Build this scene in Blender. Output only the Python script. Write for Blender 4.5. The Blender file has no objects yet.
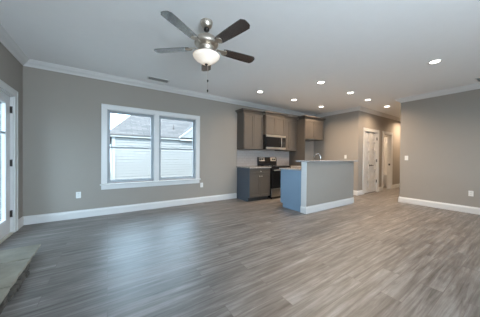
import bpy, math, random
from mathutils import Vector, Matrix
random.seed(7)
S = bpy.context.scene
COL = S.collection
PI = math.pi
HC = 2.743                      # ceiling height
XL, XR, XK = -1.177, 6.509, 6.49
YB, YH, YE, YF = 4.751, 3.14, 2.075, -2.0

# ------------------------------------------------------------------ camera
cam_d = bpy.data.cameras.new('camera')
cam = bpy.data.objects.new('camera', cam_d); COL.objects.link(cam)
F = Vector((0.55281647, 0.83326415, -0.00805022))
Rv = Vector((0.8332981, -0.55275416, 0.00878186))
Uv = Vector((-0.00286781, 0.01156299, 0.99992903))
M = Matrix((Rv, Uv, -F)).transposed().to_4x4()
M.translation = Vector((0, 0, 1.1674))
cam.matrix_world = M
cam_d.sensor_width = 36.0
cam_d.lens = 36.0 * 199.32 / 480.0
cam_d.clip_start = 0.02
S.camera = cam

# ------------------------------------------------------------------ world, sun, exposure
w = bpy.data.worlds.new('world'); S.world = w; w.use_nodes = True
bg = w.node_tree.nodes['Background']
bg.inputs[0].default_value = (0.56, 0.78, 1.0, 1); bg.inputs[1].default_value = 7.5
S.view_settings.view_transform = 'Standard'; S.view_settings.look = 'None'
S.view_settings.gamma = 1.0; S.view_settings.use_curve_mapping = False
S.view_settings.exposure = 0.30

def lamp(name, typ, loc, energy, color=(1, 1, 1), rot=None, parent=None, **kw):
    d = bpy.data.lights.new(name, typ); d.energy = energy; d.color = color
    for k, v in kw.items():
        if k == 'portal': d.cycles.is_portal = True
        else: setattr(d, k, v)
    o = bpy.data.objects.new(name, d); COL.objects.link(o); o.location = loc
    if rot: o.rotation_euler = rot
    if parent: o.parent = parent
    return o
lamp('sun', 'SUN', (0, -6, 8), 7.0, (1, .96, .9), (math.radians(38), 0, math.radians(-25)), angle=math.radians(2))
# daylight: unseen fill lamps, added outside the made-up rear windows to brighten the room
FILL_COL = (0.74, 0.87, 1.0)
for cx, pw in ((0.6, 255), (4.6, 5)):
    lamp('rear_fill', 'AREA', (cx, YF - .30, 1.45), pw, FILL_COL, (PI/2+math.radians(62), 0, 0), shape='RECTANGLE', size=2.2, size_y=1.7)
# sky portals in the openings the camera sees
lamp('portal', 'AREA', (.92, YB + .14, 1.34), 1, (1, 1, 1), (-PI/2, 0, 0), shape='RECTANGLE', size=1.9, size_y=1.6, portal=1)
lamp('portal', 'AREA', (XL - .14, 3.88, 1.05), 1, (1, 1, 1), (0, -PI/2, 0), shape='RECTANGLE', size=1.9, size_y=.8, portal=1)
WARM = (1.0, 0.76, 0.53)
E_CAN = 15.0

# ------------------------------------------------------------------ materials
def mat(name, rgb, rough=.6, metal=0., spec=.5, emit=None, es=0, noise=0., nscale=8., bump=0., bscale=60., trans=0., alpha=1.):
    m = bpy.data.materials.new(name); m.use_nodes = True
    nt = m.node_tree; b = nt.nodes['Principled BSDF']
    b.inputs['Base Color'].default_value = (*rgb, 1); b.inputs['Roughness'].default_value = rough
    b.inputs['Metallic'].default_value = metal; b.inputs['Specular IOR Level'].default_value = spec
    b.inputs['Transmission Weight'].default_value = trans
    if emit: b.inputs['Emission Color'].default_value = (*emit, 1); b.inputs['Emission Strength'].default_value = es
    tc = nt.nodes.new('ShaderNodeTexCoord')
    n = nt.nodes.new('ShaderNodeTexNoise'); n.inputs['Scale'].default_value = nscale; n.inputs['Detail'].default_value = 4
    nt.links.new(tc.outputs['Object'], n.inputs['Vector'])
    mx = nt.nodes.new('ShaderNodeMix'); mx.data_type = 'RGBA'
    k = 1 - noise; k2 = 1 + noise * .6
    mx.inputs[6].default_value = (rgb[0]*k, rgb[1]*k, rgb[2]*k, 1)
    mx.inputs[7].default_value = (min(1, rgb[0]*k2), min(1, rgb[1]*k2), min(1, rgb[2]*k2), 1)
    nt.links.new(n.outputs['Fac'], mx.inputs[0]); nt.links.new(mx.outputs[2], b.inputs['Base Color'])
    if bump:
        n2 = nt.nodes.new('ShaderNodeTexNoise'); n2.inputs['Scale'].default_value = bscale
        nt.links.new(tc.outputs['Object'], n2.inputs['Vector'])
        bp = nt.nodes.new('ShaderNodeBump'); bp.inputs['Strength'].default_value = bump; bp.inputs['Distance'].default_value = .01
        nt.links.new(n2.outputs['Fac'], bp.inputs['Height']); nt.links.new(bp.outputs['Normal'], b.inputs['Normal'])
    return m

def gloss(m, ior=2.0, coat=1.):
    b = m.node_tree.nodes['Principled BSDF']; b.inputs['IOR'].default_value = ior
    b.inputs['Coat Weight'].default_value = coat; b.inputs['Coat Roughness'].default_value = .15; return m

def floor_mat():
    m = bpy.data.materials.new('vinyl_plank'); m.use_nodes = True; nt = m.node_tree
    b = nt.nodes['Principled BSDF']; L = nt.links.new; N = nt.nodes.new
    tc = N('ShaderNodeTexCoord')
    br = N('ShaderNodeTexBrick'); br.offset = .37; br.offset_frequency = 2
    br.inputs['Color1'].default_value = (0, 0, 0, 1); br.inputs['Color2'].default_value = (1, 1, 1, 1)
    br.inputs['Mortar'].default_value = (.5, .5, .5, 1)
    br.inputs['Scale'].default_value = 1; br.inputs['Mortar Size'].default_value = .0022
    br.inputs['Brick Width'].default_value = 1.22; br.inputs['Row Height'].default_value = .152
    L(tc.outputs['Object'], br.inputs['Vector'])
    mp = N('ShaderNodeMapping'); mp.inputs['Scale'].default_value = (.8, 15, 1)
    L(tc.outputs['Object'], mp.inputs['Vector'])
    addv = N('ShaderNodeVectorMath'); addv.operation = 'ADD'
    sc = N('ShaderNodeVectorMath'); sc.operation = 'SCALE'; sc.inputs[3].default_value = 7.
    L(br.outputs['Color'], sc.inputs[0]); L(mp.outputs[0], addv.inputs[0]); L(sc.outputs[0], addv.inputs[1])
    n1 = N('ShaderNodeTexNoise'); n1.inputs['Scale'].default_value = 1.7; n1.inputs['Detail'].default_value = 7; n1.inputs['Roughness'].default_value = .62
    n1.inputs['Distortion'].default_value = .6
    L(addv.outputs[0], n1.inputs['Vector'])
    mp2 = N('ShaderNodeMapping'); mp2.inputs['Scale'].default_value = (3, 60, 1)
    L(tc.outputs['Object'], mp2.inputs['Vector'])
    n2 = N('ShaderNodeTexNoise'); n2.inputs['Scale'].default_value = 2; n2.inputs['Detail'].default_value = 4
    L(mp2.outputs[0], n2.inputs['Vector'])
    ramp = N('ShaderNodeValToRGB')
    ramp.color_ramp.elements[0].position = .30; ramp.color_ramp.elements[0].color = (.065, .052, .045, 1)
    ramp.color_ramp.elements[1].position = .72; ramp.color_ramp.elements[1].color = (.315, .295, .28, 1)
    e = ramp.color_ramp.elements.new(.5); e.color = (.172, .155, .143, 1)
    L(n1.outputs['Fac'], ramp.inputs['Fac'])
    n3 = N('ShaderNodeTexNoise'); n3.inputs['Scale'].default_value = 2.6; n3.inputs['Detail'].default_value = 6; n3.inputs['Roughness'].default_value = .7
    mp3 = N('ShaderNodeMapping'); mp3.inputs['Scale'].default_value = (.9, 2.6, 1)
    L(tc.outputs['Object'], mp3.inputs['Vector']); av3 = N('ShaderNodeVectorMath'); av3.operation = 'ADD'
    L(mp3.outputs[0], av3.inputs[0]); L(sc.outputs[0], av3.inputs[1]); L(av3.outputs[0], n3.inputs['Vector'])
    mr3 = N('ShaderNodeMapRange'); mr3.inputs['From Min'].default_value = .3; mr3.inputs['From Max'].default_value = .7
    mr3.inputs['To Min'].default_value = .64; mr3.inputs['To Max'].default_value = 1.12; L(n3.outputs['Fac'], mr3.inputs['Value'])
    # plank to plank tone
    mr = N('ShaderNodeMapRange'); mr.inputs['To Min'].default_value = .88; mr.inputs['To Max'].default_value = 1.12
    L(br.outputs['Color'], mr.inputs['Value'])
    mr2 = N('ShaderNodeMapRange'); mr2.inputs['To Min'].default_value = .80; mr2.inputs['To Max'].default_value = 1.2
    L(n2.outputs['Fac'], mr2.inputs['Value'])
    mm = N('ShaderNodeMath'); mm.operation = 'MULTIPLY'; L(mr.outputs[0], mm.inputs[0]); L(mr2.outputs[0], mm.inputs[1]); m3 = N('ShaderNodeMath'); m3.operation = 'MULTIPLY'; L(mm.outputs[0], m3.inputs[0]); L(mr3.outputs[0], m3.inputs[1]); mm = m3
    v = N('ShaderNodeVectorMath'); v.operation = 'SCALE'; L(ramp.outputs['Color'], v.inputs[0]); L(mm.outputs[0], v.inputs[3])
    mx = N('ShaderNodeMix'); mx.data_type = 'RGBA'; mx.inputs[7].default_value = (.12, .10, .09, 1)
    L(br.outputs['Fac'], mx.inputs[0]); L(v.outputs[0], mx.inputs[6]); L(mx.outputs[2], b.inputs['Base Color'])
    r = N('ShaderNodeMapRange'); r.inputs['To Min'].default_value = .34; r.inputs['To Max'].default_value = .48
    L(n1.outputs['Fac'], r.inputs['Value']); L(r.outputs[0], b.inputs['Roughness'])
    b.inputs['Specular IOR Level'].default_value = .8
    bp = N('ShaderNodeBump'); bp.inputs['Strength'].default_value = .12; bp.inputs['Distance'].default_value = .004
    L(n2.outputs['Fac'], bp.inputs['Height']); L(bp.outputs['Normal'], b.inputs['Normal'])
    return m

def speckle(name, c1, c2, scale=160, rough=.2):
    m = mat(name, c1, rough); nt = m.node_tree; b = nt.nodes['Principled BSDF']
    v = nt.nodes.new('ShaderNodeTexVoronoi'); v.inputs['Scale'].default_value = scale
    tc = nt.nodes.new('ShaderNodeTexCoord'); nt.links.new(tc.outputs['Object'], v.inputs['Vector'])
    r = nt.nodes.new('ShaderNodeValToRGB'); r.color_ramp.elements[0].position = .25; r.color_ramp.elements[0].color = (*c2, 1)
    r.color_ramp.elements[1].position = .7; r.color_ramp.elements[1].color = (*c1, 1)
    nt.links.new(v.outputs['Color'], r.inputs['Fac']); nt.links.new(r.outputs['Color'], b.inputs['Base Color'])
    return m

def tile_mat(name, c1, c2, grout, w_, h_, rough=.25, axis='xz', mortar=.004, c_scale=1):
    m = bpy.data.materials.new(name); m.use_nodes = True; nt = m.node_tree; b = nt.nodes['Principled BSDF']
    tc = nt.nodes.new('ShaderNodeTexCoord'); sp = nt.nodes.new('ShaderNodeSeparateXYZ'); cb = nt.nodes.new('ShaderNodeCombineXYZ')
    nt.links.new(tc.outputs['Object'], sp.inputs[0])
    nt.links.new(sp.outputs[axis[0].upper()], cb.inputs['X']); nt.links.new(sp.outputs[axis[1].upper()], cb.inputs['Y'])
    br = nt.nodes.new('ShaderNodeTexBrick'); nt.links.new(cb.outputs[0], br.inputs['Vector'])
    br.inputs['Color1'].default_value = (*c1, 1); br.inputs['Color2'].default_value = (*c2, 1); br.inputs['Mortar'].default_value = (*grout, 1)
    br.inputs['Scale'].default_value = 1; br.inputs['Brick Width'].default_value = w_; br.inputs['Row Height'].default_value = h_
    br.inputs['Mortar Size'].default_value = mortar
    nt.links.new(br.outputs['Color'], b.inputs['Base Color']); b.inputs['Roughness'].default_value = rough
    return m

M_ = {}
M_['wall'] = mat('greige_paint', (.325, .294, .262), .75, noise=.02, bump=.03, bscale=220, spec=.25)
M_['ceil'] = mat('ceiling_paint', (.88, .88, .88), .9, noise=.02, bump=.05, bscale=150, spec=.1)
M_['trim'] = mat('white_trim_paint', (.66, .65, .64), .35, noise=.02, nscale=3)
M_['floor'] = floor_mat()
M_['cab'] = mat('taupe_cabinet_paint', (.098, .083, .070), .42, noise=.10, nscale=5)
M_['cabside'] = mat('window_lit_cabinet_panel', (.075, .095, .122), .42, noise=.06, nscale=5)  # same cabinet paint, bluish window light put into the colour
M_['blue'] = mat('window_tinted_cabinet_paint', (.185, .275, .375), .45, noise=.05, nscale=5)  # grey paint with the blue of the window light mixed into its colour
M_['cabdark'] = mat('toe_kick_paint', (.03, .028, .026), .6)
M_['granite'] = speckle('grey_granite', (.42, .41, .40), (.16, .15, .15))
M_['tile'] = tile_mat('backsplash_tile', (.41, .365, .34), (.395, .35, .325), (.34, .30, .28), .15, .075)
M_['steel'] = mat('brushed_steel', (.62, .59, .55), .36, 1., noise=.08, nscale=20)
M_['black'] = mat('black_enamel', (.012, .012, .013), .18)
M_['blackglass'] = mat('black_glass', (.008, .008, .009), .06)
M_['nickel'] = mat('brushed_nickel', (.60, .53, .46), .42, 1., noise=.1, nscale=20)
M_['chrome'] = mat('chrome', (.6, .6, .6), .12, 1.)
M_['bronze'] = mat('dark_metal', (.05, .045, .042), .4, .8)
M_['blade_wood'] = gloss(mat('dark_walnut_blade', (.030, .019, .018), .22, noise=.25, nscale=12), 1.85)
M_['bowl'] = mat('frosted_bowl_glass', (.85, .78, .70), .4, emit=(1, .80, .62), es=.30, noise=.12, nscale=9)
M_['led'] = mat('lit_lens', (1, 1, 1), .4, emit=(1, .93, .82), es=9)
M_['plastic'] = mat('white_plastic', (.75, .74, .72), .35)
M_['slot'] = mat('dark_slot', (.03, .03, .03), .6)
M_['duct'] = mat('galvanised_duct', (.20, .20, .20), .6)
M_['vinyl'] = mat('window_vinyl', (.34, .36, .38), .4)
M_['stone'] = mat('hearth_slate', (.30, .278, .22), .6, noise=.6, nscale=5, bump=.6, bscale=18)
M_['stone2'] = mat('stacked_stone', (.085, .072, .058), .8, noise=.7, nscale=14, bump=.8, bscale=30)
M_['mortar'] = mat('dark_mortar', (.045, .04, .04), .9)
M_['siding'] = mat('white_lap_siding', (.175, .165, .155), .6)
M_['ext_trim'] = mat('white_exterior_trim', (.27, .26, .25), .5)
M_['tan'] = mat('tan_brick', (.16, .12, .09), .8, noise=.25, nscale=10)
M_['lawn'] = mat('dry_lawn', (.13, .125, .11), .95, noise=.4, nscale=3)
M_['exterior'] = mat('exterior_sheathing', (.5, .5, .5), .8)
M_['tub'] = mat('white_acrylic', (.75, .73, .70), .2)
M_['roof'] = tile_mat('asphalt_shingle', (.055, .048, .045), (.088, .075, .07), (.03, .027, .027), .5, .14, .95, 'xy', .012)
g = bpy.data.materials.new('window_glass'); g.use_nodes = True; nt = g.node_tree
for n in list(nt.nodes): nt.nodes.remove(n)
o_ = nt.nodes.new('ShaderNodeOutputMaterial'); tr = nt.nodes.new('ShaderNodeBsdfTransparent'); gl = nt.nodes.new('ShaderNodeBsdfGlossy')
tr.inputs[0].default_value = (.96, .985, .98, 1); gl.inputs['Roughness'].default_value = .02
mx = nt.nodes.new('ShaderNodeMixShader'); fr = nt.nodes.new('ShaderNodeFresnel'); fr.inputs['IOR'].default_value = 1.06
nt.links.new(fr.outputs[0], mx.inputs[0]); nt.links.new(tr.outputs[0], mx.inputs[1]); nt.links.new(gl.outputs[0], mx.inputs[2]); nt.links.new(mx.outputs[0], o_.inputs[0])
M_['glass'] = g

# ------------------------------------------------------------------ mesh helpers
class MB:
    def __init__(s): s.v = []; s.f = []; s.sm = []
    def add(s, vs, fs, smooth=False):
        b = len(s.v); s.v += [tuple(p) for p in vs]
        for f in fs: s.f.append([b + i for i in f]); s.sm.append(smooth)
        return s
    def box(s, x0, x1, y0, y1, z0, z1):
        if x0 > x1: x0, x1 = x1, x0
        if y0 > y1: y0, y1 = y1, y0
        vs = [(x, y, z) for z in (z0, z1) for y in (y0, y1) for x in (x0, x1)]
        return s.add(vs, [(0, 2, 3, 1), (4, 5, 7, 6), (0, 1, 5, 4), (2, 6, 7, 3), (0, 4, 6, 2), (1, 3, 7, 5)])
    def prism(s, poly, fn, a, b):
        """poly 2-D outline, fn(u,v,t)->xyz, swept from t=a to t=b"""
        n = len(poly)
        vs = [fn(u, v, a) for u, v in poly] + [fn(u, v, b) for u, v in poly]
        fs = [[i, (i+1) % n, n+(i+1) % n, n+i] for i in range(n)] + [list(range(n))[::-1], list(range(n, 2*n))]
        return s.add(vs, fs)
    def lathe(s, prof, c=(0, 0, 0), n=32, axis='z'):
        vs = []; fs = []; m = len(prof)
        for i in range(n):
            a = 2*PI*i/n
            for r, z in prof:
                p = (r*math.cos(a), r*math.sin(a), z)
                if axis == 'y': p = (p[0], p[2], p[1])
                if axis == 'x': p = (p[2], p[0], p[1])
                vs.append((p[0]+c[0], p[1]+c[1], p[2]+c[2]))
        for i in range(n):
            for j in range(m-1):
                a, b = i*m+j, ((i+1) % n)*m+j
                fs.append([a, b, b+1, a+1])
        return s.add(vs, fs, True)
    def tube(s, pts, r, n=10):
        pts = [Vector(p) for p in pts]; vs = []; fs = []
        rr = r if isinstance(r, (list, tuple)) else [r]*len(pts)
        for i, p in enumerate(pts):
            t = (pts[min(i+1, len(pts)-1)] - pts[max(i-1, 0)]).normalized()
            u = t.cross(Vector((0, 0, 1)));
            if u.length < .05: u = t.cross(Vector((1, 0, 0)))
            u.normalize(); v = t.cross(u)
            for k in range(n):
                a = 2*PI*k/n; vs.append(p + (u*math.cos(a) + v*math.sin(a))*rr[i])
        for i in range(len(pts)-1):
            for k in range(n):
                fs.append([i*n+k, i*n+(k+1) % n, (i+1)*n+(k+1) % n, (i+1)*n+k])
        fs.append(list(range(n))[::-1]); fs.append([(len(pts)-1)*n+k for k in range(n)])
        return s.add(vs, fs, True)
    def build(s, name, m, parent=None, bevel=0, loc=None):
        me = bpy.data.meshes.new(name); me.from_pydata(s.v, [], s.f); me.materials.append(m)
        for p, q in zip(me.polygons, s.sm): p.use_smooth = q
        import bmesh
        bm = bmesh.new(); bm.from_mesh(me); bmesh.ops.recalc_face_normals(bm, faces=bm.faces); bm.to_mesh(me); bm.free()
        o = bpy.data.objects.new(name, me); COL.objects.link(o)
        if loc: o.location = loc
        if parent: o.parent = parent
        if bevel:
            md = o.modifiers.new('bevel', 'BEVEL'); md.width = bevel; md.segments = 2; md.limit_method = 'ANGLE'
        return o
def box(name, m, b, parent=None, bevel=0): return MB().box(*b).build(name, m, parent, bevel)
def tag(o, label=None, cat=None, group=None, kind=None):
    if label: o['label'] = label
    if cat: o['category'] = cat
    if group: o['group'] = group
    if kind: o['kind'] = kind
    return o
def thing(name, loc, label, cat, group=None, rz=0):
    o = bpy.data.objects.new(name, None); COL.objects.link(o); o.location = loc; o.rotation_euler = (0, 0, rz)
    o.empty_display_size = .05
    return tag(o, label, cat, group)
def struct(o): o['kind'] = 'structure'; return o
def sthing(name, loc=(0, 0, 0)):
    o = bpy.data.objects.new(name, None); COL.objects.link(o); o.location = loc; o.empty_display_size = .05
    return struct(o)

# ------------------------------------------------------------------ room shell
T = .12
struct(box('floor', M_['floor'], (XL-.02, 12.2, YF-.02, 5.6, -.1, 0)))
struct(box('ceiling', M_['ceil'], (XL-.5, 12.4, YF-1.8, 5.75, HC, HC+.15)))  # runs on past the rear wall, added as a sun-blocking overhang
WZ0, WZ1 = .60, 2.088                 # window opening
W1, W2 = (-.015, .860), (.955, 1.832)
m = MB()
m.box(XL-T, W1[0], YB, YB+T, 0, HC).box(W1[0], W2[1], YB, YB+T, 0, WZ0).box(W1[0], W2[1], YB, YB+T, WZ1, HC)
m.box(W1[1], W2[0], YB, YB+T, WZ0, WZ1).box(W2[1], XK, YB, YB+T, 0, HC)
struct(m.build('wall_back', M_['wall']))
DY0, DY1, DZ = 3.425, 4.365, 2.045
m = MB()
m.box(XL-T, XL, YF, DY0, 0, HC).box(XL-T, XL, DY1, YB, 0, HC).box(XL-T, XL, DY0, DY1, DZ, HC)
struct(m.build('wall_left', M_['wall']))
struct(box('wall_kitchen', M_['wall'], (XK, XK+T, YH+T, YB+T, 0, HC)))
P1, P2, PD = (6.88, 7.80), (8.27, 8.97), 2.045
m = MB()
m.box(XK, P1[0], YH, YH+T, 0, HC).box(P1[0], P1[1], YH, YH+T, PD, HC).box(P1[1], P2[0], YH, YH+T, 0, HC)
m.box(P2[0], P2[1], YH, YH+T, PD, HC).box(P2[1], 12, YH, YH+T, 0, HC)
struct(m.build('wall_hall', M_['wall']))
struct(box('wall_right', M_['wall'], (XR, XR+T, YF, YE, 0, HC)))
struct(box('wall_hall_near', M_['wall'], (XR+T, 12, YE-T, YE, 0, HC)))
struct(box('wall_hall_end', M_['wall'], (12, 12+T, YE-T, YH+T, 0, HC)))
BX0, BX1, BY1 = 7.95, 10.35, 5.3      # bathroom behind the doorway
m = MB().box(BX0-T, BX0, YH+T, BY1, 0, HC).box(BX0-T, BX1+T, BY1, BY1+T, 0, HC).box(BX1, BX1+T, YH+T, BY1, 0, HC)
struct(m.build('wall_bathroom', M_['wall']))
# pantry box closed behind the double door
struct(MB().box(XK+T, BX0-T, 4.2, 4.2+T, 0, HC).build('wall_pantry', M_['wall']))
# wall behind the camera; its two wide windows are added for fill light
FW = [(-.5, 1.7), (3.5, 5.7)]
m = MB(); m.box(XL-T, FW[0][0], YF-T, YF, 0, HC).box(FW[0][1], FW[1][0], YF-T, YF, 0, HC).box(FW[1][1], XR+T, YF-T, YF, 0, HC)
for a, b in FW: m.box(a, b, YF-T, YF, 0, .6).box(a, b, YF-T, YF, 2.3, HC)
struct(m.build('wall_front', M_['wall']))

# ---- baseboards and crown swept along the walls with mitred corners
BASE = [(0, 0), (.017, 0), (.017, .108), (.012, .125), (.006, .134), (.006, .145), (0, .145)]
CROWN = [(0, 0), (.098, 0), (.098, -.012), (.086, -.02), (.066, -.046), (.034, -.068), (.02, -.084), (.014, -.098), (0, -.098)]
def seg(name, prof, p, q, z, prev=None, nxt=None, mm=None):
    """profile along p->q, room on the left; prev / nxt are the neighbouring corners for a mitre"""
    p = Vector(p); q = Vector(q); d = (q-p).normalized(); n = Vector((-d.y, d.x))
    def off(pt, other, end):
        if other is None: return lambda k: pt + n*k
        e = (pt-Vector(other)).normalized() if not end else (Vector(other)-pt).normalized()
        n2 = Vector((-e.y, e.x)); den = 1 + n.dot(n2)
        mi = (n+n2)/den
        return lambda k: pt + mi*k
    fa, fb = off(p, prev, False), off(q, nxt, True)
    vs = []; N = len(prof)
    for f in (fa, fb):
        for k, h in prof:
            a = f(k); vs.append((a.x, a.y, z+h))
    fs = [[i, (i+1) % N, N+(i+1) % N, N+i] for i in range(N)] + [list(range(N))[::-1], list(range(N, 2*N))]
    return struct(MB().add(vs, fs).build(name, mm or M_['trim']))
C0, C1, C2, C3, C4, C5, C6, C7 = (XL, YF), (XR, YF), (XR, YE), (12, YE), (12, YH), (XK, YH), (XK, YB), (XL, YB)
loop = [C0, C1, C2, C3, C4, C5, C6, C7]
cn = ['front', 'right', 'hall_near', 'hall_end', 'hall', 'kitchen', 'back', 'left']
for i in range(8):
    seg('trim_%d' % (i+1), CROWN, loop[i], loop[(i+1) % 8], HC, loop[i-1], loop[(i+2) % 8])
seg('baseboard_front', BASE, C0, C1, 0, C7, C2)
seg('baseboard_right', BASE, C1, C2, 0, C0, C3)
seg('baseboard_hall_near', BASE, C2, C3, 0, C1, C4)
seg('baseboard_hall', BASE, C4, (9.06, YH), 0, C3, None)
seg('baseboard_hall', BASE, (8.18, YH), (7.89, YH), 0)
seg('baseboard_hall', BASE, (6.79, YH), C5, 0, None, C6)
seg('baseboard_kitchen', BASE, C5, C6, 0, C4, C7)
seg('baseboard_back', BASE, C6, (5.19, YB), 0, C5, None)
seg('baseboard_back', BASE, (3.04, YB), C7, 0, None, C0)
seg('baseboard_left', BASE, C7, (XL, DY1+.095), 0, C6, None)
seg('baseboard_left', BASE, (XL, DY0-.095), C0, 0, None, C1)

# ---- windows
def window(name, x0, x1):
    t = sthing(name)
    z0, z1 = WZ0+.02, WZ1
    ya, yb = YB+.035, YB+.105
    f = MB(); e = .028
    f.box(x0, x0+e, ya, yb, z0, z1).box(x1-e, x1, ya, yb, z0, z1).box(x0+e, x1-e, ya, yb, z1-e, z1).box(x0+e, x1-e, ya, yb, z0, z0+e)
    f.build('window_frame', M_['vinyl'], t, .003)
    zm = 1.335; s = .028
    for nm, za, zb, y0, y1 in (('upper_sash', zm-.015, z1-e, YB+.072, YB+.098), ('lower_sash', z0+e, zm+.02, YB+.042, YB+.070)):
        m = MB(); a, b = x0+e, x1-e
        m.box(a, a+s, y0, y1, za, zb).box(b-s, b, y0, y1, za, zb).box(a+s, b-s, y0, y1, zb-s, zb).box(a+s, b-s, y0, y1, za, za+s)
        so = m.build(nm, M_['vinyl'], t, .003)
        box('pane', M_['glass'], (a+s, b-s, (y0+y1)/2-.002, (y0+y1)/2+.002, za+s, zb-s), so)
    box('sash_lock', M_['vinyl'], ((x0+x1)/2-.03, (x0+x1)/2+.03, YB+.030, YB+.05, zm+.02, zm+.035), t)
    return t
window('window_1', *W1); window('window_2', *W2)
# casing, mullion, stool and apron
cw = .092; y0, y1 = YB-.019, YB
m = MB(); a, b = W1[0], W2[1]
m.box(a-cw, a, y0, y1, WZ0+.012, WZ1).box(b, b+cw, y0, y1, WZ0+.012, WZ1).box(a-cw, b+cw, y0-.003, y1, WZ1, WZ1+cw).box(W1[1], W2[0], y0, y1, WZ0+.012, WZ1)
for q in (a-cw, b+cw-.012): m.box(q, q+.012, y0-.006, y0, WZ0+.012, WZ1+cw)
m.box(a-cw, b+cw, y0-.010, y0-.003, WZ1+cw-.014, WZ1+cw)
struct(m.build('trim_9', M_['trim'], bevel=.003))
m = MB()
for q0, q1 in (W1, W2):   # jamb liners
    m.box(q0-.0, q0+.006, YB, YB+.04, WZ0, WZ1).box(q1-.006, q1, YB, YB+.04, WZ0, WZ1).box(q0, q1, YB, YB+.04, WZ1-.006, WZ1)
struct(m.build('trim_10', M_['trim']))
struct(box('window_sill', M_['trim'], (a-cw-.02, b+cw+.02, YB-.055, YB+.04, WZ0-.012, WZ0+.012), bevel=.005))
struct(box('trim_11', M_['trim'], (a-cw, b+cw, YB-.018, YB, WZ0-.10, WZ0-.012), bevel=.003))
for i, (a, b) in enumerate(FW):   # unseen windows added for the fill light
    t = sthing('window_%d' % (i+3)); m = MB()
    m.box(a, a+.05, YF-.09, YF-.04, .6, 2.3).box(b-.05, b, YF-.09, YF-.04, .6, 2.3).box(a+.05, b-.05, YF-.09, YF-.04, 2.25, 2.3).box(a+.05, b-.05, YF-.09, YF-.04, .6, .65)
    m.box((a+b)/2-.025, (a+b)/2+.025, YF-.09, YF-.04, .65, 2.25)
    m.build('window_frame', M_['trim'], t)
    box('pane', M_['glass'], (a+.05, b-.05, YF-.067, YF-.063, .65, 2.25), t)
    m = MB(); m.box(a-.09, a, YF, YF+.018, .52, 2.3).box(b, b+.09, YF, YF+.018, .52, 2.3).box(a-.09, b+.09, YF, YF+.018, 2.3, 2.39).box(a, b, YF, YF+.03, .52, .6)
    m.build('casing', M_['trim'], t)

# ---- glazed exterior door in the left wall
t = sthing('door_1')
x0, x1 = XL-.075, XL-.03
ya, yb = DY0+.018, DY1-.018; za, zb = .02, DZ-.018
gy0, gy1, gz0, gz1 = ya+.15, 4.165, .245, 1.90
m = MB(); m.box(x0, x1, ya, gy0, za, zb).box(x0, x1, gy1, yb, za, zb).box(x0, x1, gy0, gy1, za, gz0).box(x0, x1, gy0, gy1, gz1, zb)
m.build('door_slab', M_['trim'], t, .003)
m = MB(); e = .024
m.box(x1, x1+.010, gy0-e, gy0, gz0-e, gz1+e).box(x1, x1+.010, gy1, gy1+e, gz0-e, gz1+e).box(x1, x1+.010, gy0, gy1, gz0-e, gz0).box(x1, x1+.010, gy0, gy1, gz1, gz1+e)
m.build('glazing_frame', M_['trim'], t, .004)
box('pane', M_['glass'], ((x0+x1)/2-.003, (x0+x1)/2+.003, gy0, gy1, gz0, gz1), t)
box('glazing_bar', M_['vinyl'], (x1-.018, x1+.004, gy0, gy1, 1.462, 1.492), t, .002)
for z in (.292, 1.047, 1.835):
    m = MB(); m.box(XL-.03, XL-.018, yb-.012, yb+.018, z-.05, z+.05); m.tube([(XL-.012, yb+.004, z-.052), (XL-.012, yb+.004, z+.052)], .008)
    m.build('hinge', M_['bronze'], t)
m = MB(); m.lathe([(0, 0), (.032, 0), (.03, .008), (.012, .012), (.011, .035), (.026, .045), (.028, .06), (.018, .07), (0, .072)], (x1, ya+.07, .95), 20, 'x')
m.build('door_knob', M_['nickel'], t)
m = MB(); m.box(XL-.12, XL-.0, DY0, DY0+.018, 0, DZ).box(XL-.12, XL-.0, DY1-.018, DY1, 0, DZ).box(XL-.12, XL, DY0+.018, DY1-.018, DZ-.018, DZ)
m.build('door_jamb', M_['trim'], t)
box('threshold', mat('threshold_aluminium', (.55, .52, .45), .4, .3), (XL-.12, XL+.012, DY0+.018, DY1-.018, 0, .02), t, .004)
m = MB(); m.box(XL, XL+.019, DY0-.09, DY0+.005, 0, DZ+.0).box(XL, XL+.019, DY1-.005, DY1+.09, 0, DZ).box(XL, XL+.021, DY0-.09, DY1+.09, DZ-.005, DZ+.09)
m.box(XL+.019, XL+.026, DY1+.078, DY1+.09, 0, DZ+.09).box(XL+.021, XL+.027, DY0-.09, DY1+.09, DZ+.078, DZ+.09)
m.build('casing', M_['trim'], t, .003)

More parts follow.
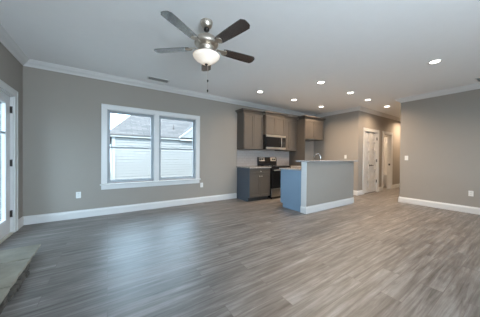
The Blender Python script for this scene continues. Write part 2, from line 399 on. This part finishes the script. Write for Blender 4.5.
# ---- pantry double door with six panels in each leaf
def panel_leaf(name, x0, x1, z0, z1, yf, parent, rows=6):
    th = .046; st = .080; rl = .070; rec = .040
    m = MB(); m.box(x0, x0+st, yf, yf+th, z0, z1).box(x1-st, x1, yf, yf+th, z0, z1)
    H = (z1-z0-.05-rl*(rows))/rows
    z = z0+.05
    m.box(x0+st, x1-st, yf, yf+th, z0, z0+rl+.05)
    z = z0+rl+.05
    for r in range(rows):
        zt = z+H
        m.box(x0+st, x1-st, yf+rec, yf+th-.004, z, zt)
        i = .050
        m.box(x0+st+i, x1-st-i, yf+.012, yf+rec, z+i, zt-i)
        if r < rows-1: m.box(x0+st, x1-st, yf, yf+th, zt, zt+rl)
        else: m.box(x0+st, x1-st, yf, yf+th, zt, z1)
        z = zt+rl
    return m.build(name, M_['trim'], parent, .003)
def casing_y(x0, x1, z, yf, parent):
    c = .09; m = MB(); m.box(x0-c, x0+.004, yf-.018, yf, 0, z).box(x1-.004, x1+c, yf-.018, yf, 0, z).box(x0-c, x1+c, yf-.021, yf, z-.004, z+c)
    m.box(x0-c, x0-c+.012, yf-.026, yf-.018, 0, z+c).box(x1+c-.012, x1+c, yf-.026, yf-.018, 0, z+c).box(x0-c, x1+c, yf-.027, yf-.021, z+c-.012, z+c)
    m.build('casing', M_['trim'], parent, .003)
    m = MB(); m.box(x0, x0+.016, yf, yf+T, 0, z).box(x1-.016, x1, yf, yf+T, 0, z).box(x0+.016, x1-.016, yf, yf+T, z-.016, z)
    m.build('door_jamb', M_['trim'], parent)
t = sthing('door_2'); casing_y(P1[0], P1[1], PD, YH, t)
a, b = P1[0]+.019, P1[1]-.019; mid = (a+b)/2
for q0, q1 in ((a, mid-.0015), (mid+.0015, b)):
    lf = panel_leaf('door_leaf', q0, q1, .02, PD-.02, YH+.012, t)
    hx = (mid-.05) if q0 == a else (mid+.05); sgn = -1 if q0 == a else 1
    m = MB(); m.lathe([(0, 0), (.03, 0), (.03, -.008), (.012, -.012), (.012, -.035), (0, -.035)], (hx, YH+.012, .92), 16, 'y')
    m.tube([(hx, YH-.025, .92), (hx+sgn*.055, YH-.03, .922), (hx+sgn*.105, YH-.026, .918)], [.011, .009, .007])
    m.build('lever_handle', M_['bronze'], lf)
    for z in (.37, 1.08, 1.83):
        xx = b+.004 if sgn > 0 else a-.004
        m = MB(); m.box(xx-.018, xx+.012, YH+.004, YH+.012, z-.045, z+.045); m.tube([(xx, YH-.002, z-.05), (xx, YH-.002, z+.05)], .008)
        m.build('hinge', M_['bronze'], lf)
# ---- open doorway to the bathroom; its slab stands open inside
t = sthing('door_3'); casing_y(P2[0], P2[1], PD, YH, t)
box('strike_plate', M_['bronze'], (P2[1]-.018, P2[1]-.0155, YH+.02, YH+.075, .89, .96), t)
sl = MB().box(0, .036, 0, .66, .02, PD-.02).build('door_slab', M_['trim'], t, .003); sl.location = (P2[0]+.018, YH+T+.005, 0)
m = MB(); m.lathe([(0, 0), (.03, 0), (.03, .008), (.012, .012), (.011, .04), (.027, .05), (.027, .064), (0, .07)], (.036, .6, .92), 16, 'x'); m.build('door_knob', M_['nickel'], sl)

# ------------------------------------------------------------------ bathroom seen through the doorway
t = thing('bathtub', (9.9, 4.2, 0), 'white bathtub with apron at the far side of the bathroom beyond the hall doorway', 'bathtub')
m = MB(); L0, L1, q0, q1, h = -.42, .42, -.90, .95, .50
m.box(L0, L0+.07, q0, q1, 0, h).box(L1-.07, L1, q0, q1, 0, h).box(L0+.07, L1-.07, q0, q0+.09, 0, h).box(L0+.07, L1-.07, q1-.09, q1, 0, h).box(L0+.07, L1-.07, q0+.09, q1-.09, 0, .12)
m.build('tub', M_['tub'], t, .02)
m = MB(); m.box(L1+.005, L1+.025, q0-.02, q1, h, 2.1).box(L0, L1, q1+.005, q1+.02, h, 2.1); m.build('surround', M_['tub'], t)
t = thing('flush_ceiling_lamp', (9.1, 4.1, HC), 'round lit flush lamp on the ceiling of the bathroom past the hall', 'lamp')
MB().lathe([(0, -.001), (.15, -.001), (.155, -.02), (.15, -.03), (0, -.03)], n=28).build('lamp_base', M_['nickel'], t)
MB().lathe([(.14, -.03), (.13, -.07), (.08, -.095), (0, -.1)], n=28).build('lamp_shade', M_['led'], t)
lamp('bath_light', 'POINT', (0, 0, -.16), 45, WARM, parent=t, shadow_soft_size=.08)

# ------------------------------------------------------------------ kitchen cabinets
def shaker(name, x0, x1, z0, z1, yf, parent, st=.055, mm=None, flip=1):
    """shaker front whose face lies at y=yf and looks towards -y (flip=1) or +y (flip=-1)"""
    f = flip; th = .02*f; rc = .010*f
    m = MB(); m.box(x0, x0+st, yf, yf+th, z0, z1).box(x1-st, x1, yf, yf+th, z0, z1)
    m.box(x0+st, x1-st, yf, yf+th, z0, z0+st).box(x0+st, x1-st, yf, yf+th, z1-st, z1).box(x0+st, x1-st, yf+rc, yf+th, z0+st, z1-st)
    return m.build(name, mm or M_['cab'], parent, .002)
def knob(x, y, z, parent, flip=1):
    MB().lathe([(0, 0), (.008, 0), (.006, -.012*flip), (.015, -.02*flip), (.015, -.026*flip), (0, -.029*flip)], (x, y, z), 14, 'y').build('knob', M_['steel'], parent)
def cab_crown(x0, x1, yf, z, parent, left=True, right=True, h=.085, o=.070, yl=YB-.004, yr=YB-.004):
    """stepped cornice round the top of a wall cabinet"""
    m = MB()
    prof = [(0, 0), (.012, .012), (.014, .028), (.040, .055), (o, .062), (o, h)]
    for (k0, h0), (k1, h1) in zip(prof[:-1], prof[1:]):
        a0, a1 = (x0-k0 if left else x0+.001), (x0-k1 if left else x0+.001)
        b0, b1 = (x1+k0 if right else x1), (x1+k1 if right else x1)
        vs = [(a0, yl, z+h0), (a0, yf-k0, z+h0), (b0, yf-k0, z+h0), (b0, yr, z+h0), (a1, yl, z+h1), (a1, yf-k1, z+h1), (b1, yf-k1, z+h1), (b1, yr, z+h1)]
        if abs(h1-h0) < 1e-6: continue
        m.add(vs, [(0, 1, 2, 3), (4, 7, 6, 5), (0, 4, 5, 1), (1, 5, 6, 2), (2, 6, 7, 3), (3, 7, 4, 0)])
    return m.build('cornice', M_['cab'], parent)
def wall_cab(name, x0, x1, z0, z1, yf, label, left=True, right=True, group=None, yl=YB-.004, yr=YB-.004):
    t = thing(name, ((x0+x1)/2, YB, z0), label, 'cabinet', group)
    o = t.location
    def P(ob): ob.location = (-o.x, -o.y, -o.z); return ob
    P(box('cabinet_body', M_['cab'], (x0, x1, yf+.021, YB-.003, z0, z1), t, .002))
    mid = (x0+x1)/2; g_ = .004
    P(shaker('door', x0+.012, mid-g_/2, z0+.012, z1-.03, yf, t)); P(shaker('door', mid+g_/2, x1-.012, z0+.012, z1-.03, yf, t))
    P(cab_crown(x0, x1, yf+.021, z1, t, left, right, yl=yl, yr=yr))
    return t
ZU = 2.378
wall_cab('upper_cabinet', 3.043, 3.722, 1.375, ZU, 4.402, 'taupe two-door wall cabinet at the window end, its dark side towards the room', True, False)
wall_cab('upper_cabinet', 3.726, 4.492, 1.815, ZU, 4.305, 'short taupe wall cabinet directly above the microwave', yl=4.351, yr=4.351)
wall_cab('upper_cabinet', 4.496, 5.150, 1.375, ZU, 4.402, 'taupe two-door wall cabinet between microwave and tall refrigerator panel', False, False)
t = wall_cab('upper_cabinet', 5.182, 6.135, 1.755, 2.405, 4.105, 'deep taupe cabinet over the empty refrigerator space', yl=4.351, yr=4.351)
o_p = box('refrigerator_panel', M_['cab'], (5.158, 5.179, 4.10, YB-.004, .002, 2.40), None, .002)
tag(o_p, 'tall taupe side panel from floor to cabinet top beside the refrigerator space', 'panel')

def base_cab(name, x0, x1, label, side_mat, left_side=True):
    t = thing(name, ((x0+x1)/2, YB, 0), label, 'cabinet'); o = t.location
    def P(ob): ob.location = (-o.x, -o.y, -o.z); return ob
    yf = 4.135
    m = MB().box(x0+.02, x1, yf+.021, YB-.02, .10, .868); P(m.build('cabinet_body', M_['cab'], t, .002))
    P(box('toe_kick', M_['cabdark'], (x0+.02, x1, yf+.09, yf+.11, .001, .10), t))
    # end panel notched over the toe kick
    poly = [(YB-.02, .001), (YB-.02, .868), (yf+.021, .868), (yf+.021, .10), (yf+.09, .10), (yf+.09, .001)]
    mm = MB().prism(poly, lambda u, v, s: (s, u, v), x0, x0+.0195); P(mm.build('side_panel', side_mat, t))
    d = P(shaker('drawer', x0+.012, x1-.012, .715, .855, yf, t, .04)); knob((x0+x1)/2, yf, .785, d)
    mid = (x0+x1)/2
    d = P(shaker('door', x0+.012, mid-.002, .115, .70, yf, t)); knob(mid-.035, yf, .655, d)
    d = P(shaker('door', mid+.002, x1-.012, .115, .70, yf, t)); knob(mid+.035, yf, .655, d)
    return t
base_cab('base_cabinet', 3.045, 3.762, 'taupe base cabinet with drawer and two doors left of the stove, window light painted on its room end', M_['cabside'])
base_cab('base_cabinet', 4.540, 5.150, 'taupe base cabinet right of the stove, mostly hidden behind the island', M_['cab'])
tag(box('countertop', M_['granite'], (3.025, 3.7655, 4.105, YB-.003, .870, .900), None, .003), 'short grey granite worktop on the base cabinet left of the stove', 'countertop')
tag(box('countertop', M_['granite'], (4.536, 5.155, 4.105, YB-.003, .870, .900), None, .003), 'grey granite worktop between the stove and the tall panel', 'countertop')
struct(box('trim_12', M_['tile'], (3.045, 5.155, YB-.010, YB, .902, 1.374)))

# ---- over-range microwave
MX0, MX1, MZ0, MZ1, MY = 3.732, 4.488, 1.395, 1.811, 4.270
t = thing('microwave', ((MX0+MX1)/2, YB, MZ0), 'stainless and black over-range microwave hung under the short wall cabinet', 'microwave'); t.location = (0, 0, 0)
box('microwave_body', M_['black'], (MX0, MX1, MY+.035, YB-.012, MZ0, MZ1), t, .003)
dx = MX1-.17
m = MB(); m.box(MX0, MX1, MY, MY+.034, MZ1-.062, MZ1-.002); m.build('vent_grille', M_['steel'], t, .003)
m = MB(); m.box(MX0, dx, MY, MY+.034, MZ0+.002, MZ0+.062); d = m.build('door', M_['steel'], t, .003)
box('door_window', M_['blackglass'], (MX0, dx, MY+.003, MY+.034, MZ0+.064, MZ1-.064), d, .002)
MB().tube([(dx-.03, MY-.028, MZ0+.05), (dx-.03, MY-.028, MZ1-.075)], .009).tube([(dx-.03, MY, MZ0+.07), (dx-.03, MY-.028, MZ0+.07)], .006).tube([(dx-.03, MY, MZ1-.09), (dx-.03, MY-.028, MZ1-.09)], .006).build('handle', M_['steel'], d)
c = box('control_panel', M_['black'], (dx+.003, MX1, MY+.002, MY+.034, MZ0+.064, MZ1-.064), t, .002)
box('trim_strip', M_['steel'], (dx+.003, MX1, MY, MY+.034, MZ0+.002, MZ0+.062), t, .003)
m = MB()
for i in range(3):
    for j in range(4): m.box(dx+.03+i*.04, dx+.055+i*.04, MY, MY+.002, MZ0+.09+j*.04, MZ0+.115+j*.04)
m.build('buttons', M_['slot'], c)

# ---- range
RX0, RX1 = 3.772, 4.530
t = thing('range', ((RX0+RX1)/2, 4.42, 0), 'black and stainless freestanding range with raised control panel', 'stove'); t.location = (0, 0, 0)
box('range_body', M_['black'], (RX0, RX1, 4.125, YB-.02, .03, .895), t, .004)
m = MB().box(RX0-.002, RX1+.002, 4.09, YB-.085, .897, .915); ck = m.build('cooktop', M_['blackglass'], t, .004)
for bx, by, r in ((3.95, 4.25, .10), (4.34, 4.25, .085), (3.95, 4.50, .08), (4.34, 4.50, .10)):
    MB().lathe([(r-.006, .9153), (r-.006, .9165), (r, .9165), (r, .9153)], (bx, by, 0), 32).build('burner_ring', mat('burner_grey', (.12, .12, .12), .4), ck)
prof = [(YB-.012, .90), (YB-.012, 1.168), (YB-.055, 1.168), (YB-.082, 1.03), (YB-.082, .90)]
bk = MB().prism(prof, lambda u, v, s: (s, u, v), RX0-.002, RX1-.02).build('backguard', M_['black'], t, .004)
# sloping stainless fascia in front of the backguard, two steel fields either side of a dark clock
def fascia(x0, x1, nm, mt, o=.003):
    pr = [(YB-.0555-o, 1.160), (YB-.0555, 1.160), (YB-.0800, 1.045), (YB-.0800-o, 1.045)]
    return MB().prism(pr, lambda u, v, s: (s, u, v), x0, x1).build(nm, mt, bk)
fa = fascia(RX0+.01, RX1-.06, 'control_fascia', M_['steel'])
fascia(4.02, 4.24, 'clock_display', M_['blackglass'], .006)
for kx in (3.83, 3.91, 4.33, 4.41):
    MB().lathe([(0, 0), (.024, 0), (.021, -.022), (0, -.026)], (kx, YB-.073, 1.10), 18, 'y').build('knob', M_['black'], bk)
od = box('oven_door', M_['black'], (RX0+.004, RX1-.004, 4.085, 4.123, .30, .885), t, .004)
box('oven_window', M_['blackglass'], (RX0+.12, RX1-.12, 4.082, 4.085, .42, .70), od)
MB().tube([(RX0+.05, 4.045, .80), (RX1-.05, 4.045, .80)], .011).tube([(RX0+.08, 4.085, .80), (RX0+.08, 4.045, .80)], .008).tube([(RX1-.08, 4.085, .80), (RX1-.08, 4.045, .80)], .008).build('handle', M_['steel'], od)
box('storage_drawer', M_['steel'], (RX0+.004, RX1-.004, 4.085, 4.123, .06, .29), t, .004)
for fx in (RX0+.05, RX1-.05):
    for fy in (4.16, YB-.08): MB().tube([(fx, fy, 0), (fx, fy, .03)], .015).build('foot', M_['black'], t)

# ------------------------------------------------------------------ island with raised bar
IX0, IX1, IY0, IY1 = 3.421, 5.316, 2.675, 2.800
struct(box('wall_island', M_['wall'], (IX0+.0125, IX1, IY0, IY1, 0, 1.073)))
struct(box('trim_13', M_['trim'], (IX0, IX0+.012, IY0-.002, IY1, 0, 1.073), bevel=.002))
seg('baseboard_island', BASE, (IX1, IY0), (IX0, IY0), 0, (IX1, IY1), None).location = (0, 0, 0)
# (room lies on the left of the walk, so walk the island face from right to left towards -y)
bpy.data.objects.remove(bpy.data.objects['baseboard_island'])
seg('baseboard_island', BASE, (IX0, IY0-.002), (IX1, IY0-.002), 0)
ob = bpy.data.objects['baseboard_island']; bpy.data.objects.remove(ob)
m = MB()
m.prism(BASE, lambda u, v, s: (s, IY0-.002-u, v), IX0-.017, IX1)
struct(m.build('baseboard_island', M_['trim']))
struct(MB().prism(BASE, lambda u, v, s: (IX0-u, s, v), IY0-.002, IY1).build('baseboard_island_end', M_['trim']))
tag(box('bar_top', M_['granite'], (3.375, 5.42, 2.60, 2.915, 1.075, 1.105), None, .004), 'long raised grey granite bar top on the island half wall', 'countertop')
t = thing('island_cabinet', (4.36, 3.1, 0), 'island base cabinet behind the half wall, blue window light in its grey, plain end towards the windows', 'cabinet'); t.location = (0, 0, 0)
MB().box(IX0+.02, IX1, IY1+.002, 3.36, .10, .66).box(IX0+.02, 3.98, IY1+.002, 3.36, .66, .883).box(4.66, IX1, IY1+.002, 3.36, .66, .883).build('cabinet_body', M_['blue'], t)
poly = [(IY1+.002, .001), (IY1+.002, .883), (3.405, .883), (3.405, .10), (3.33, .10), (3.33, .001)]
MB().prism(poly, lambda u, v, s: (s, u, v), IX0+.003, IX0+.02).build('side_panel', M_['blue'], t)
box('toe_kick', M_['cabdark'], (IX0+.02, IX1, 3.29, 3.31, .001, .10), t)
n = 4; wd = (IX1-IX0-.03)/n
for i in range(n):
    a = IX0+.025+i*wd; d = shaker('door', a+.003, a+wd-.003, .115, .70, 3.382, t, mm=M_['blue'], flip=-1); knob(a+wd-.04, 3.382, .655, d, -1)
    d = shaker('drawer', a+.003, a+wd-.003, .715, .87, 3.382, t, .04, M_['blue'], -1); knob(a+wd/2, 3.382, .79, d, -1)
# low worktop with a sink cut-out
SX0, SX1, SY0, SY1 = 4.02, 4.62, 2.98, 3.32
m = MB(); z0, z1 = .885, .915; a, b, c_, d_ = 3.385, 5.33, IY1+.002, 3.425
m.box(a, SX0, c_, d_, z0, z1).box(SX1, b, c_, d_, z0, z1).box(SX0, SX1, c_, SY0, z0, z1).box(SX0, SX1, SY1, d_, z0, z1)
tag(m.build('countertop', M_['granite'], None, .003), 'low grey granite worktop of the island, one step below the bar top', 'countertop')
m = MB(); z0 = .70; e = .003
m.box(SX0+e, SX1-e, SY0+e, SY1-e, z0, z0+.004).box(SX0+e, SX0+2*e, SY0+e, SY1-e, z0, .912).box(SX1-2*e, SX1-e, SY0+e, SY1-e, z0, .912).box(SX0+e, SX1-e, SY0+e, SY0+2*e, z0, .912).box(SX0+e, SX1-e, SY1-2*e, SY1-e, z0, .912)
tag(m.build('sink', M_['steel']), 'stainless sink basin set in the low island worktop', 'sink')
t = thing('faucet', (4.28, 2.935, .916), 'chrome gooseneck kitchen faucet rising behind the raised bar top', 'faucet')
MB().lathe([(0, 0), (.027, 0), (.025, .012), (.018, .02), (.017, .07), (0, .07)], n=20).build('faucet_base', M_['chrome'], t)
pts = [(0, 0, .06), (0, 0, .26)] + [(0, .085-.085*math.cos(k*PI/10), .26+.085*math.sin(k*PI/10)) for k in range(1, 11)] + [(0, .17, .21)]
MB().tube(pts, .011, 12).build('spout', M_['chrome'], t)
MB().tube([(.015, 0, .05), (.05, 0, .065), (.085, 0, .10)], [.008, .007, .006]).build('lever', M_['bronze'], t)

# ------------------------------------------------------------------ outlets and switches
def plate(name, label, loc, rz, kind):
    """plate facing local -y"""
    t = thing(name, loc, label, kind, None, rz)
    box('cover_plate', M_['plastic'], (-.036, .036, -.006, 0, -.058, .058), t, .002)
    if kind == 'outlet':
        for z in (.022, -.022):
            r = box('receptacle', M_['plastic'], (-.017, .017, -.008, -.006, z-.015, z+.015), t, .001)
            MB().box(-.008, -.005, -.0085, -.008, z-.004, z+.007).box(.005, .008, -.0085, -.008, z-.004, z+.007).build('slots', M_['slot'], r)
    else:
        box('rocker', M_['plastic'], (-.017, .017, -.010, -.006, -.033, .033), t, .001)
    return t
plate('wall_outlet', 'white wall outlet low on the window wall, left of the window', (-.453, YB, .431), 0, 'outlet')
plate('wall_outlet', 'white wall outlet just under the right end of the window sill', (1.990, YB, .445), 0, 'outlet')
plate('wall_outlet', 'white wall outlet low on the right wall above its baseboard', (XR, .817, .424), -PI/2, 'outlet')
plate('light_switch', 'white light switch near the hall end of the right wall', (XR, 1.937, 1.177), -PI/2, 'switch')
plate('light_switch', 'white light switch on the kitchen end wall just above the bar top', (XK, 3.531, 1.20), -PI/2, 'switch')

# ------------------------------------------------------------------ ceiling: recessed lights, registers, fan
def can(x, y, label, k=1.):
    t = thing('recessed_light', (x, y, HC), label, 'ceiling light', 'recessed lights in the ceiling')
    MB().lathe([(.062, -.001), (.085, -.001), (.088, -.004), (.084, -.009), (.064, -.007), (.062, -.001)], n=32).build('trim_ring', M_['plastic'], t)
    MB().lathe([(0, -.0035), (.063, -.0035), (.062, -.001), (0, -.001)], n=32).build('lens', M_['led'], t)
    lamp('can_light', 'AREA', (0, 0, -.012), E_CAN*k, WARM, parent=t, shape='DISK', size=.12, spread=math.radians(150))
can(4.42, .964, 'lit recessed light nearest the camera, alone in the ceiling before the right wall')
can(3.714, 2.56, 'lit recessed light above the left end of the island bar, second largest in view')
can(4.89, 2.56, 'lit recessed light above the right end of the island bar')
can(3.054, 3.75, 'lit recessed light furthest left, in front of the first wall cabinet', .7)
can(4.244, 3.745, 'lit recessed light in front of the microwave cabinet')
can(5.485, 3.76, 'lit recessed light in front of the deep refrigerator cabinet')
can(5.855, 2.60, 'lit recessed light at the mouth of the hall', 1.3)
can(7.079, 2.60, 'lit recessed light in the hall by the pantry double door', .85)
can(9.6, 2.60, 'lit recessed light far down the hall past the bathroom doorway', 2.2)
def register(x, y, lx, ly, label):
    t = thing('ceiling_register', (x, y, HC), label, 'air vent')
    m = MB(); e = .022; a, b = lx/2, ly/2
    m.box(-a, a, -b, -b+e, -.008, 0).box(-a, a, b-e, b, -.008, 0).box(-a, -a+e, -b+e, b-e, -.008, 0).box(a-e, a, -b+e, b-e, -.008, 0)
    m.build('frame', M_['plastic'], t, .002)
    box('duct_opening', M_['duct'], (-a+e, a-e, -b+e, b-e, -.002, 0), t)
    m = MB(); k = int((lx-2*e)/.02)
    for i in range(k):
        q = -a+e+(i+.5)*(lx-2*e)/k
        m.add([(q-.005, -b+e, -.007), (q+.004, -b+e, -.002), (q+.004, b-e, -.002), (q-.005, b-e, -.007)], [(0, 1, 2, 3)])
    m.build('louvres', M_['plastic'], t)
register(.865, 4.365, .42, .19, 'white ceiling register near the crown above the window')
register(6.13, .66, .30, .15, 'ceiling register close to the right wall at the edge of view')

t = thing('ceiling_fan', (.959, 2.175, HC), 'five-blade ceiling fan with frosted glass bowl lamp and pull chain', 'ceiling fan')
MB().lathe([(0, 0), (.068, 0), (.070, -.010), (.066, -.035), (.054, -.062), (.036, -.078), (0, -.080)], n=36).build('canopy', M_['nickel'], t)
MB().lathe([(.030, -.078), (.033, -.098), (.026, -.108), (.013, -.112), (.013, -.165)], n=20).build('downrod', M_['bronze'], t)
MB().lathe([(0, -.152), (.035, -.155), (.075, -.170), (.112, -.196), (.134, -.232), (.140, -.262), (.128, -.280), (.10, -.290), (0, -.292)], n=44).build('motor_housing', M_['nickel'], t)
MB().lathe([(.085, -.29), (.095, -.31), (.080, -.33), (.070, -.345), (.105, -.365), (.12, -.385), (0, -.386)], n=36).build('switch_housing', M_['nickel'], t)
MB().lathe([(.148, -.392), (.154, -.396), (.150, -.412), (.128, -.438), (.095, -.462), (.062, -.483), (.045, -.492), (0, -.494)], n=44).build('lamp_bowl', M_['bowl'], t)
MB().lathe([(.07, -.378), (.12, -.384), (.153, -.389), (.156, -.396), (.150, -.397)], n=44).build('bowl_rim', M_['nickel'], t)
MB().lathe([(0, -.490), (.020, -.492), (.018, -.502), (.009, -.508), (.005, -.514), (0, -.516)], n=20).build('finial', M_['bronze'], t)
ch = MB().tube([(.005, -.03, -.505), (.005, -.03, -.80)], .0015, 6).build('pull_chain', M_['nickel'], t)
MB().lathe([(0, -.68), (.009, -.687), (.010, -.70), (.004, -.712), (0, -.715)], (.005, -.03, 0), 12).build('chain_fob', M_['bronze'], ch)
MB().lathe([(0, -.795), (.008, -.80), (.009, -.815), (.004, -.827), (0, -.83)], (.005, -.03, 0), 12).build('chain_fob', M_['bronze'], ch)
for k in range(5):
    ang = math.radians(66.5+72*k)
    ca, sa = math.cos(ang), math.sin(ang)
    tilt = math.radians(-10); zb = -.305
    def W(r, s_, dz):    # local blade frame -> fan frame
        y_ = s_*math.cos(tilt); z_ = s_*math.sin(tilt)+dz
        return (r*ca-y_*sa, r*sa+y_*ca, zb+z_)
    # outline
    out = [(.205, -.048), (.24, -.056), (.40, -.064), (.56, -.068), (.612, -.067), (.640, -.040), (.644, -.02), (.644, .02), (.640, .040), (.612, .067), (.56, .068), (.40, .064), (.24, .056), (.205, .048)]
    th = .006; nn = len(out)
    vs = [W(r, s_, 0) for r, s_ in out] + [W(r, s_, th) for r, s_ in out]
    fs = [list(range(nn))[::-1], list(range(nn, 2*nn))] + [[i, (i+1) % nn, nn+(i+1) % nn, nn+i] for i in range(nn)]
    bl = MB().add(vs, fs).build('blade', M_['blade_wood'], t)
    m = MB()
    io = [(.13, -.016), (.17, -.013), (.20, -.035), (.235, -.042), (.255, -.02), (.262, 0), (.255, .02), (.235, .042), (.20, .035), (.17, .013), (.13, .016)]
    nn = len(io)
    vs = [W(r, s_, -.001 if r > .19 else .012) for r, s_ in io] + [W(r, s_, -.006 if r > .19 else .004) for r, s_ in io]
    m.add(vs, [list(range(nn)), list(range(nn, 2*nn))[::-1]] + [[i, nn+i, nn+(i+1) % nn, (i+1) % nn] for i in range(nn)])
    m.build('blade_iron', M_['nickel'], bl)

# ------------------------------------------------------------------ stone hearth in the lower left
t = thing('hearth', (-.9, 2.6, 0), 'low stone hearth with slate capstones beside the glazed door', 'hearth'); t.location = (0, 0, 0)
def capstone(x0, x1, y0, y1, z0, z1, seed):
    rnd = random.Random(seed); pts = []
    def edge(a, b, n):
        for i in range(n):
            f = i/n; pts.append((a[0]+(b[0]-a[0])*f+rnd.uniform(-.006, .006), a[1]+(b[1]-a[1])*f+rnd.uniform(-.006, .006)))
    edge((x0, y0), (x1, y0), 6); edge((x1, y0), (x1, y1), 10); edge((x1, y1), (x0, y1), 6); edge((x0, y1), (x0, y0), 4)
    return MB().prism(pts, lambda u, v, s: (u, v, s), z0, z1).build('capstone', M_['stone'], t, .005)
HX = -.655
capstone(XL+.005, HX-.01, 2.925, 3.32, .074, .100, 1)
capstone(XL+.005, HX-.005, 2.380, 2.905, .070, .100, 2)
capstone(XL+.005, HX, 1.72, 2.36, .070, .100, 3)
capstone(XL+.005, HX, 1.10, 1.705, .070, .100, 4)
box('mortar_bed', M_['mortar'], (XL+.005, HX-.03, 1.12, 2.97, .0, .069), t)
m = MB(); y = 1.10; rnd = random.Random(3)
while y < 2.9:
    ln = rnd.uniform(.07, .17)
    z = .001
    for hh in (rnd.uniform(.024, .040),):
        x1 = HX+.002+rnd.uniform(-.022, .020)
        m.box(XL+.01, x1, y, y+ln-.008, z, z+hh); m.box(XL+.01, x1+rnd.uniform(-.02, .012), y+rnd.uniform(-.0, .02), y+ln-.012, z+hh+.003, .067)
    y += ln
m.build('stacked_stone', M_['stone2'], t, .005)

# ------------------------------------------------------------------ outside
struct(box('ground', M_['lawn'], (-30, 40, -30, 50, -.45, -.25)))
struct(box('foundation', M_['tan'], (XL-.15, 12.15, YF-.15, YB+.14, -.25, -.101)))
t = thing('neighbour_house', (4, 14, 0), 'neighbouring house with white lap siding and grey shingle roof outside the window', 'house'); t.location = (0, 0, 0)
HY = 11.0; hx0, hx1 = .20, 13.; ez = 2.06; gz = .06
def siding(x0, x1, z0, z1, yf, yb, nm='siding'):
    lap = .135; m = MB(); z = z0; pr = [(yb, z0)]
    while z < z1-1e-6:
        zt = min(z+lap, z1); pr += [(yf-.026, z), (yf, zt)]; z = zt
    pr += [(yb, z1)]
    return m.prism(pr, lambda u, v, s: (s, u, v), x0, x1).build(nm, M_['siding'], t)
siding(hx0, hx1, gz, ez, HY, HY+.2)
siding(0, 9, gz, ez, 0, .2, 'siding').matrix_world = Matrix.Translation((hx0, HY+9, 0)) @ Matrix.Rotation(-PI/2, 4, 'Z')
box('foundation_wall', M_['tan'], (hx0+.03, hx1, HY+.02, HY+9, -.25, gz), t)
m = MB().box(hx0-.03, hx0+.09, HY-.045, HY-.02, gz, ez).box(hx0-.045, hx0-.02, HY-.045, HY+.09, gz, ez); m.build('corner_board', M_['ext_trim'], t)
box('fascia', M_['ext_trim'], (hx0-.25, 3.35, HY-.13, HY-.10, ez+.0, ez+.13), t)
box('soffit', M_['ext_trim'], (hx0-.25, hx1, HY-.10, HY+.2, ez, ez+.03), t)
# hip roof
zr = 5.2; run = 4.6
v = [(hx0-.28, HY-.15, ez+.13), (hx1, HY-.15, ez+.13), (hx1, HY+run, zr), (hx0+2.4, HY+run, zr), (hx0-.28, HY+9.4, ez+.12), (hx1, HY+9.4, ez+.12)]
m = MB().add(v+[(x, y, z-.06) for x, y, z in v], [(0, 1, 2, 3), (0, 3, 4), (3, 2, 5, 4), (6, 9, 8, 7), (6, 10, 9), (9, 10, 11, 8), (0, 6, 7, 1), (0, 4, 10, 6), (4, 5, 11, 10), (1, 7, 8, 2), (2, 8, 11, 5)])
m.build('roof', M_['roof'], t)
MB().tube([(3.15, HY+.7, 2.55), (3.15, HY+.7, 3.0)], .035).build('vent_pipe', M_['roof'], t)
# gabled wing to the right
gx, sl_ = 3.30, .78
gx1 = 8.3; pk = (gx+gx1)/2; gy = HY-.18
m = MB().add([(gx-.1, gy+.03, ez+.05), (gx1+.1, gy+.03, ez+.05), (pk, gy+.03, ez+.16+(pk-gx)*sl_), (gx-.1, gy+4, ez+.05), (gx1+.1, gy+4, ez+.05), (pk, gy+4, ez+.16+(pk-gx)*sl_)],
             [(0, 1, 2), (3, 5, 4), (0, 2, 5, 3), (1, 4, 5, 2), (0, 3, 4, 1)])
m.build('gable_wall', M_['siding'], t)
box('gable_frieze', M_['ext_trim'], (gx, gx1, gy-.0, gy+.08, ez-.03, ez+.05), t)
for s in (1, -1):
    base = gx if s > 0 else gx1
    H_ = (pk-gx)*sl_
    v = [(base-s*.1, gy-.0, ez+.05), (pk, gy-.0, ez+.13+H_), (pk, gy-.0, ez+.25+H_), (base-s*.1, gy-.0, ez+.16)]
    m = MB().add(v+[(x, y+.04, z) for x, y, z in v], [(0, 1, 2, 3), (7, 6, 5, 4), (0, 4, 5, 1), (1, 5, 6, 2), (2, 6, 7, 3), (3, 7, 4, 0)])
    m.build('rake_board', M_['ext_trim'], t)
    v = [(base-s*.2, gy+.05, ez+.06), (pk, gy+.05, ez+.22+H_), (pk, gy+5, ez+.22+H_), (base-s*.2, gy+5, ez+.06)]
    m = MB().add(v+[(x, y, z+.05) for x, y, z in v], [(0, 1, 2, 3), (7, 6, 5, 4), (0, 4, 5, 1), (1, 5, 6, 2), (2, 6, 7, 3), (3, 7, 4, 0)])
    m.build('wing_roof', M_['roof'], t)
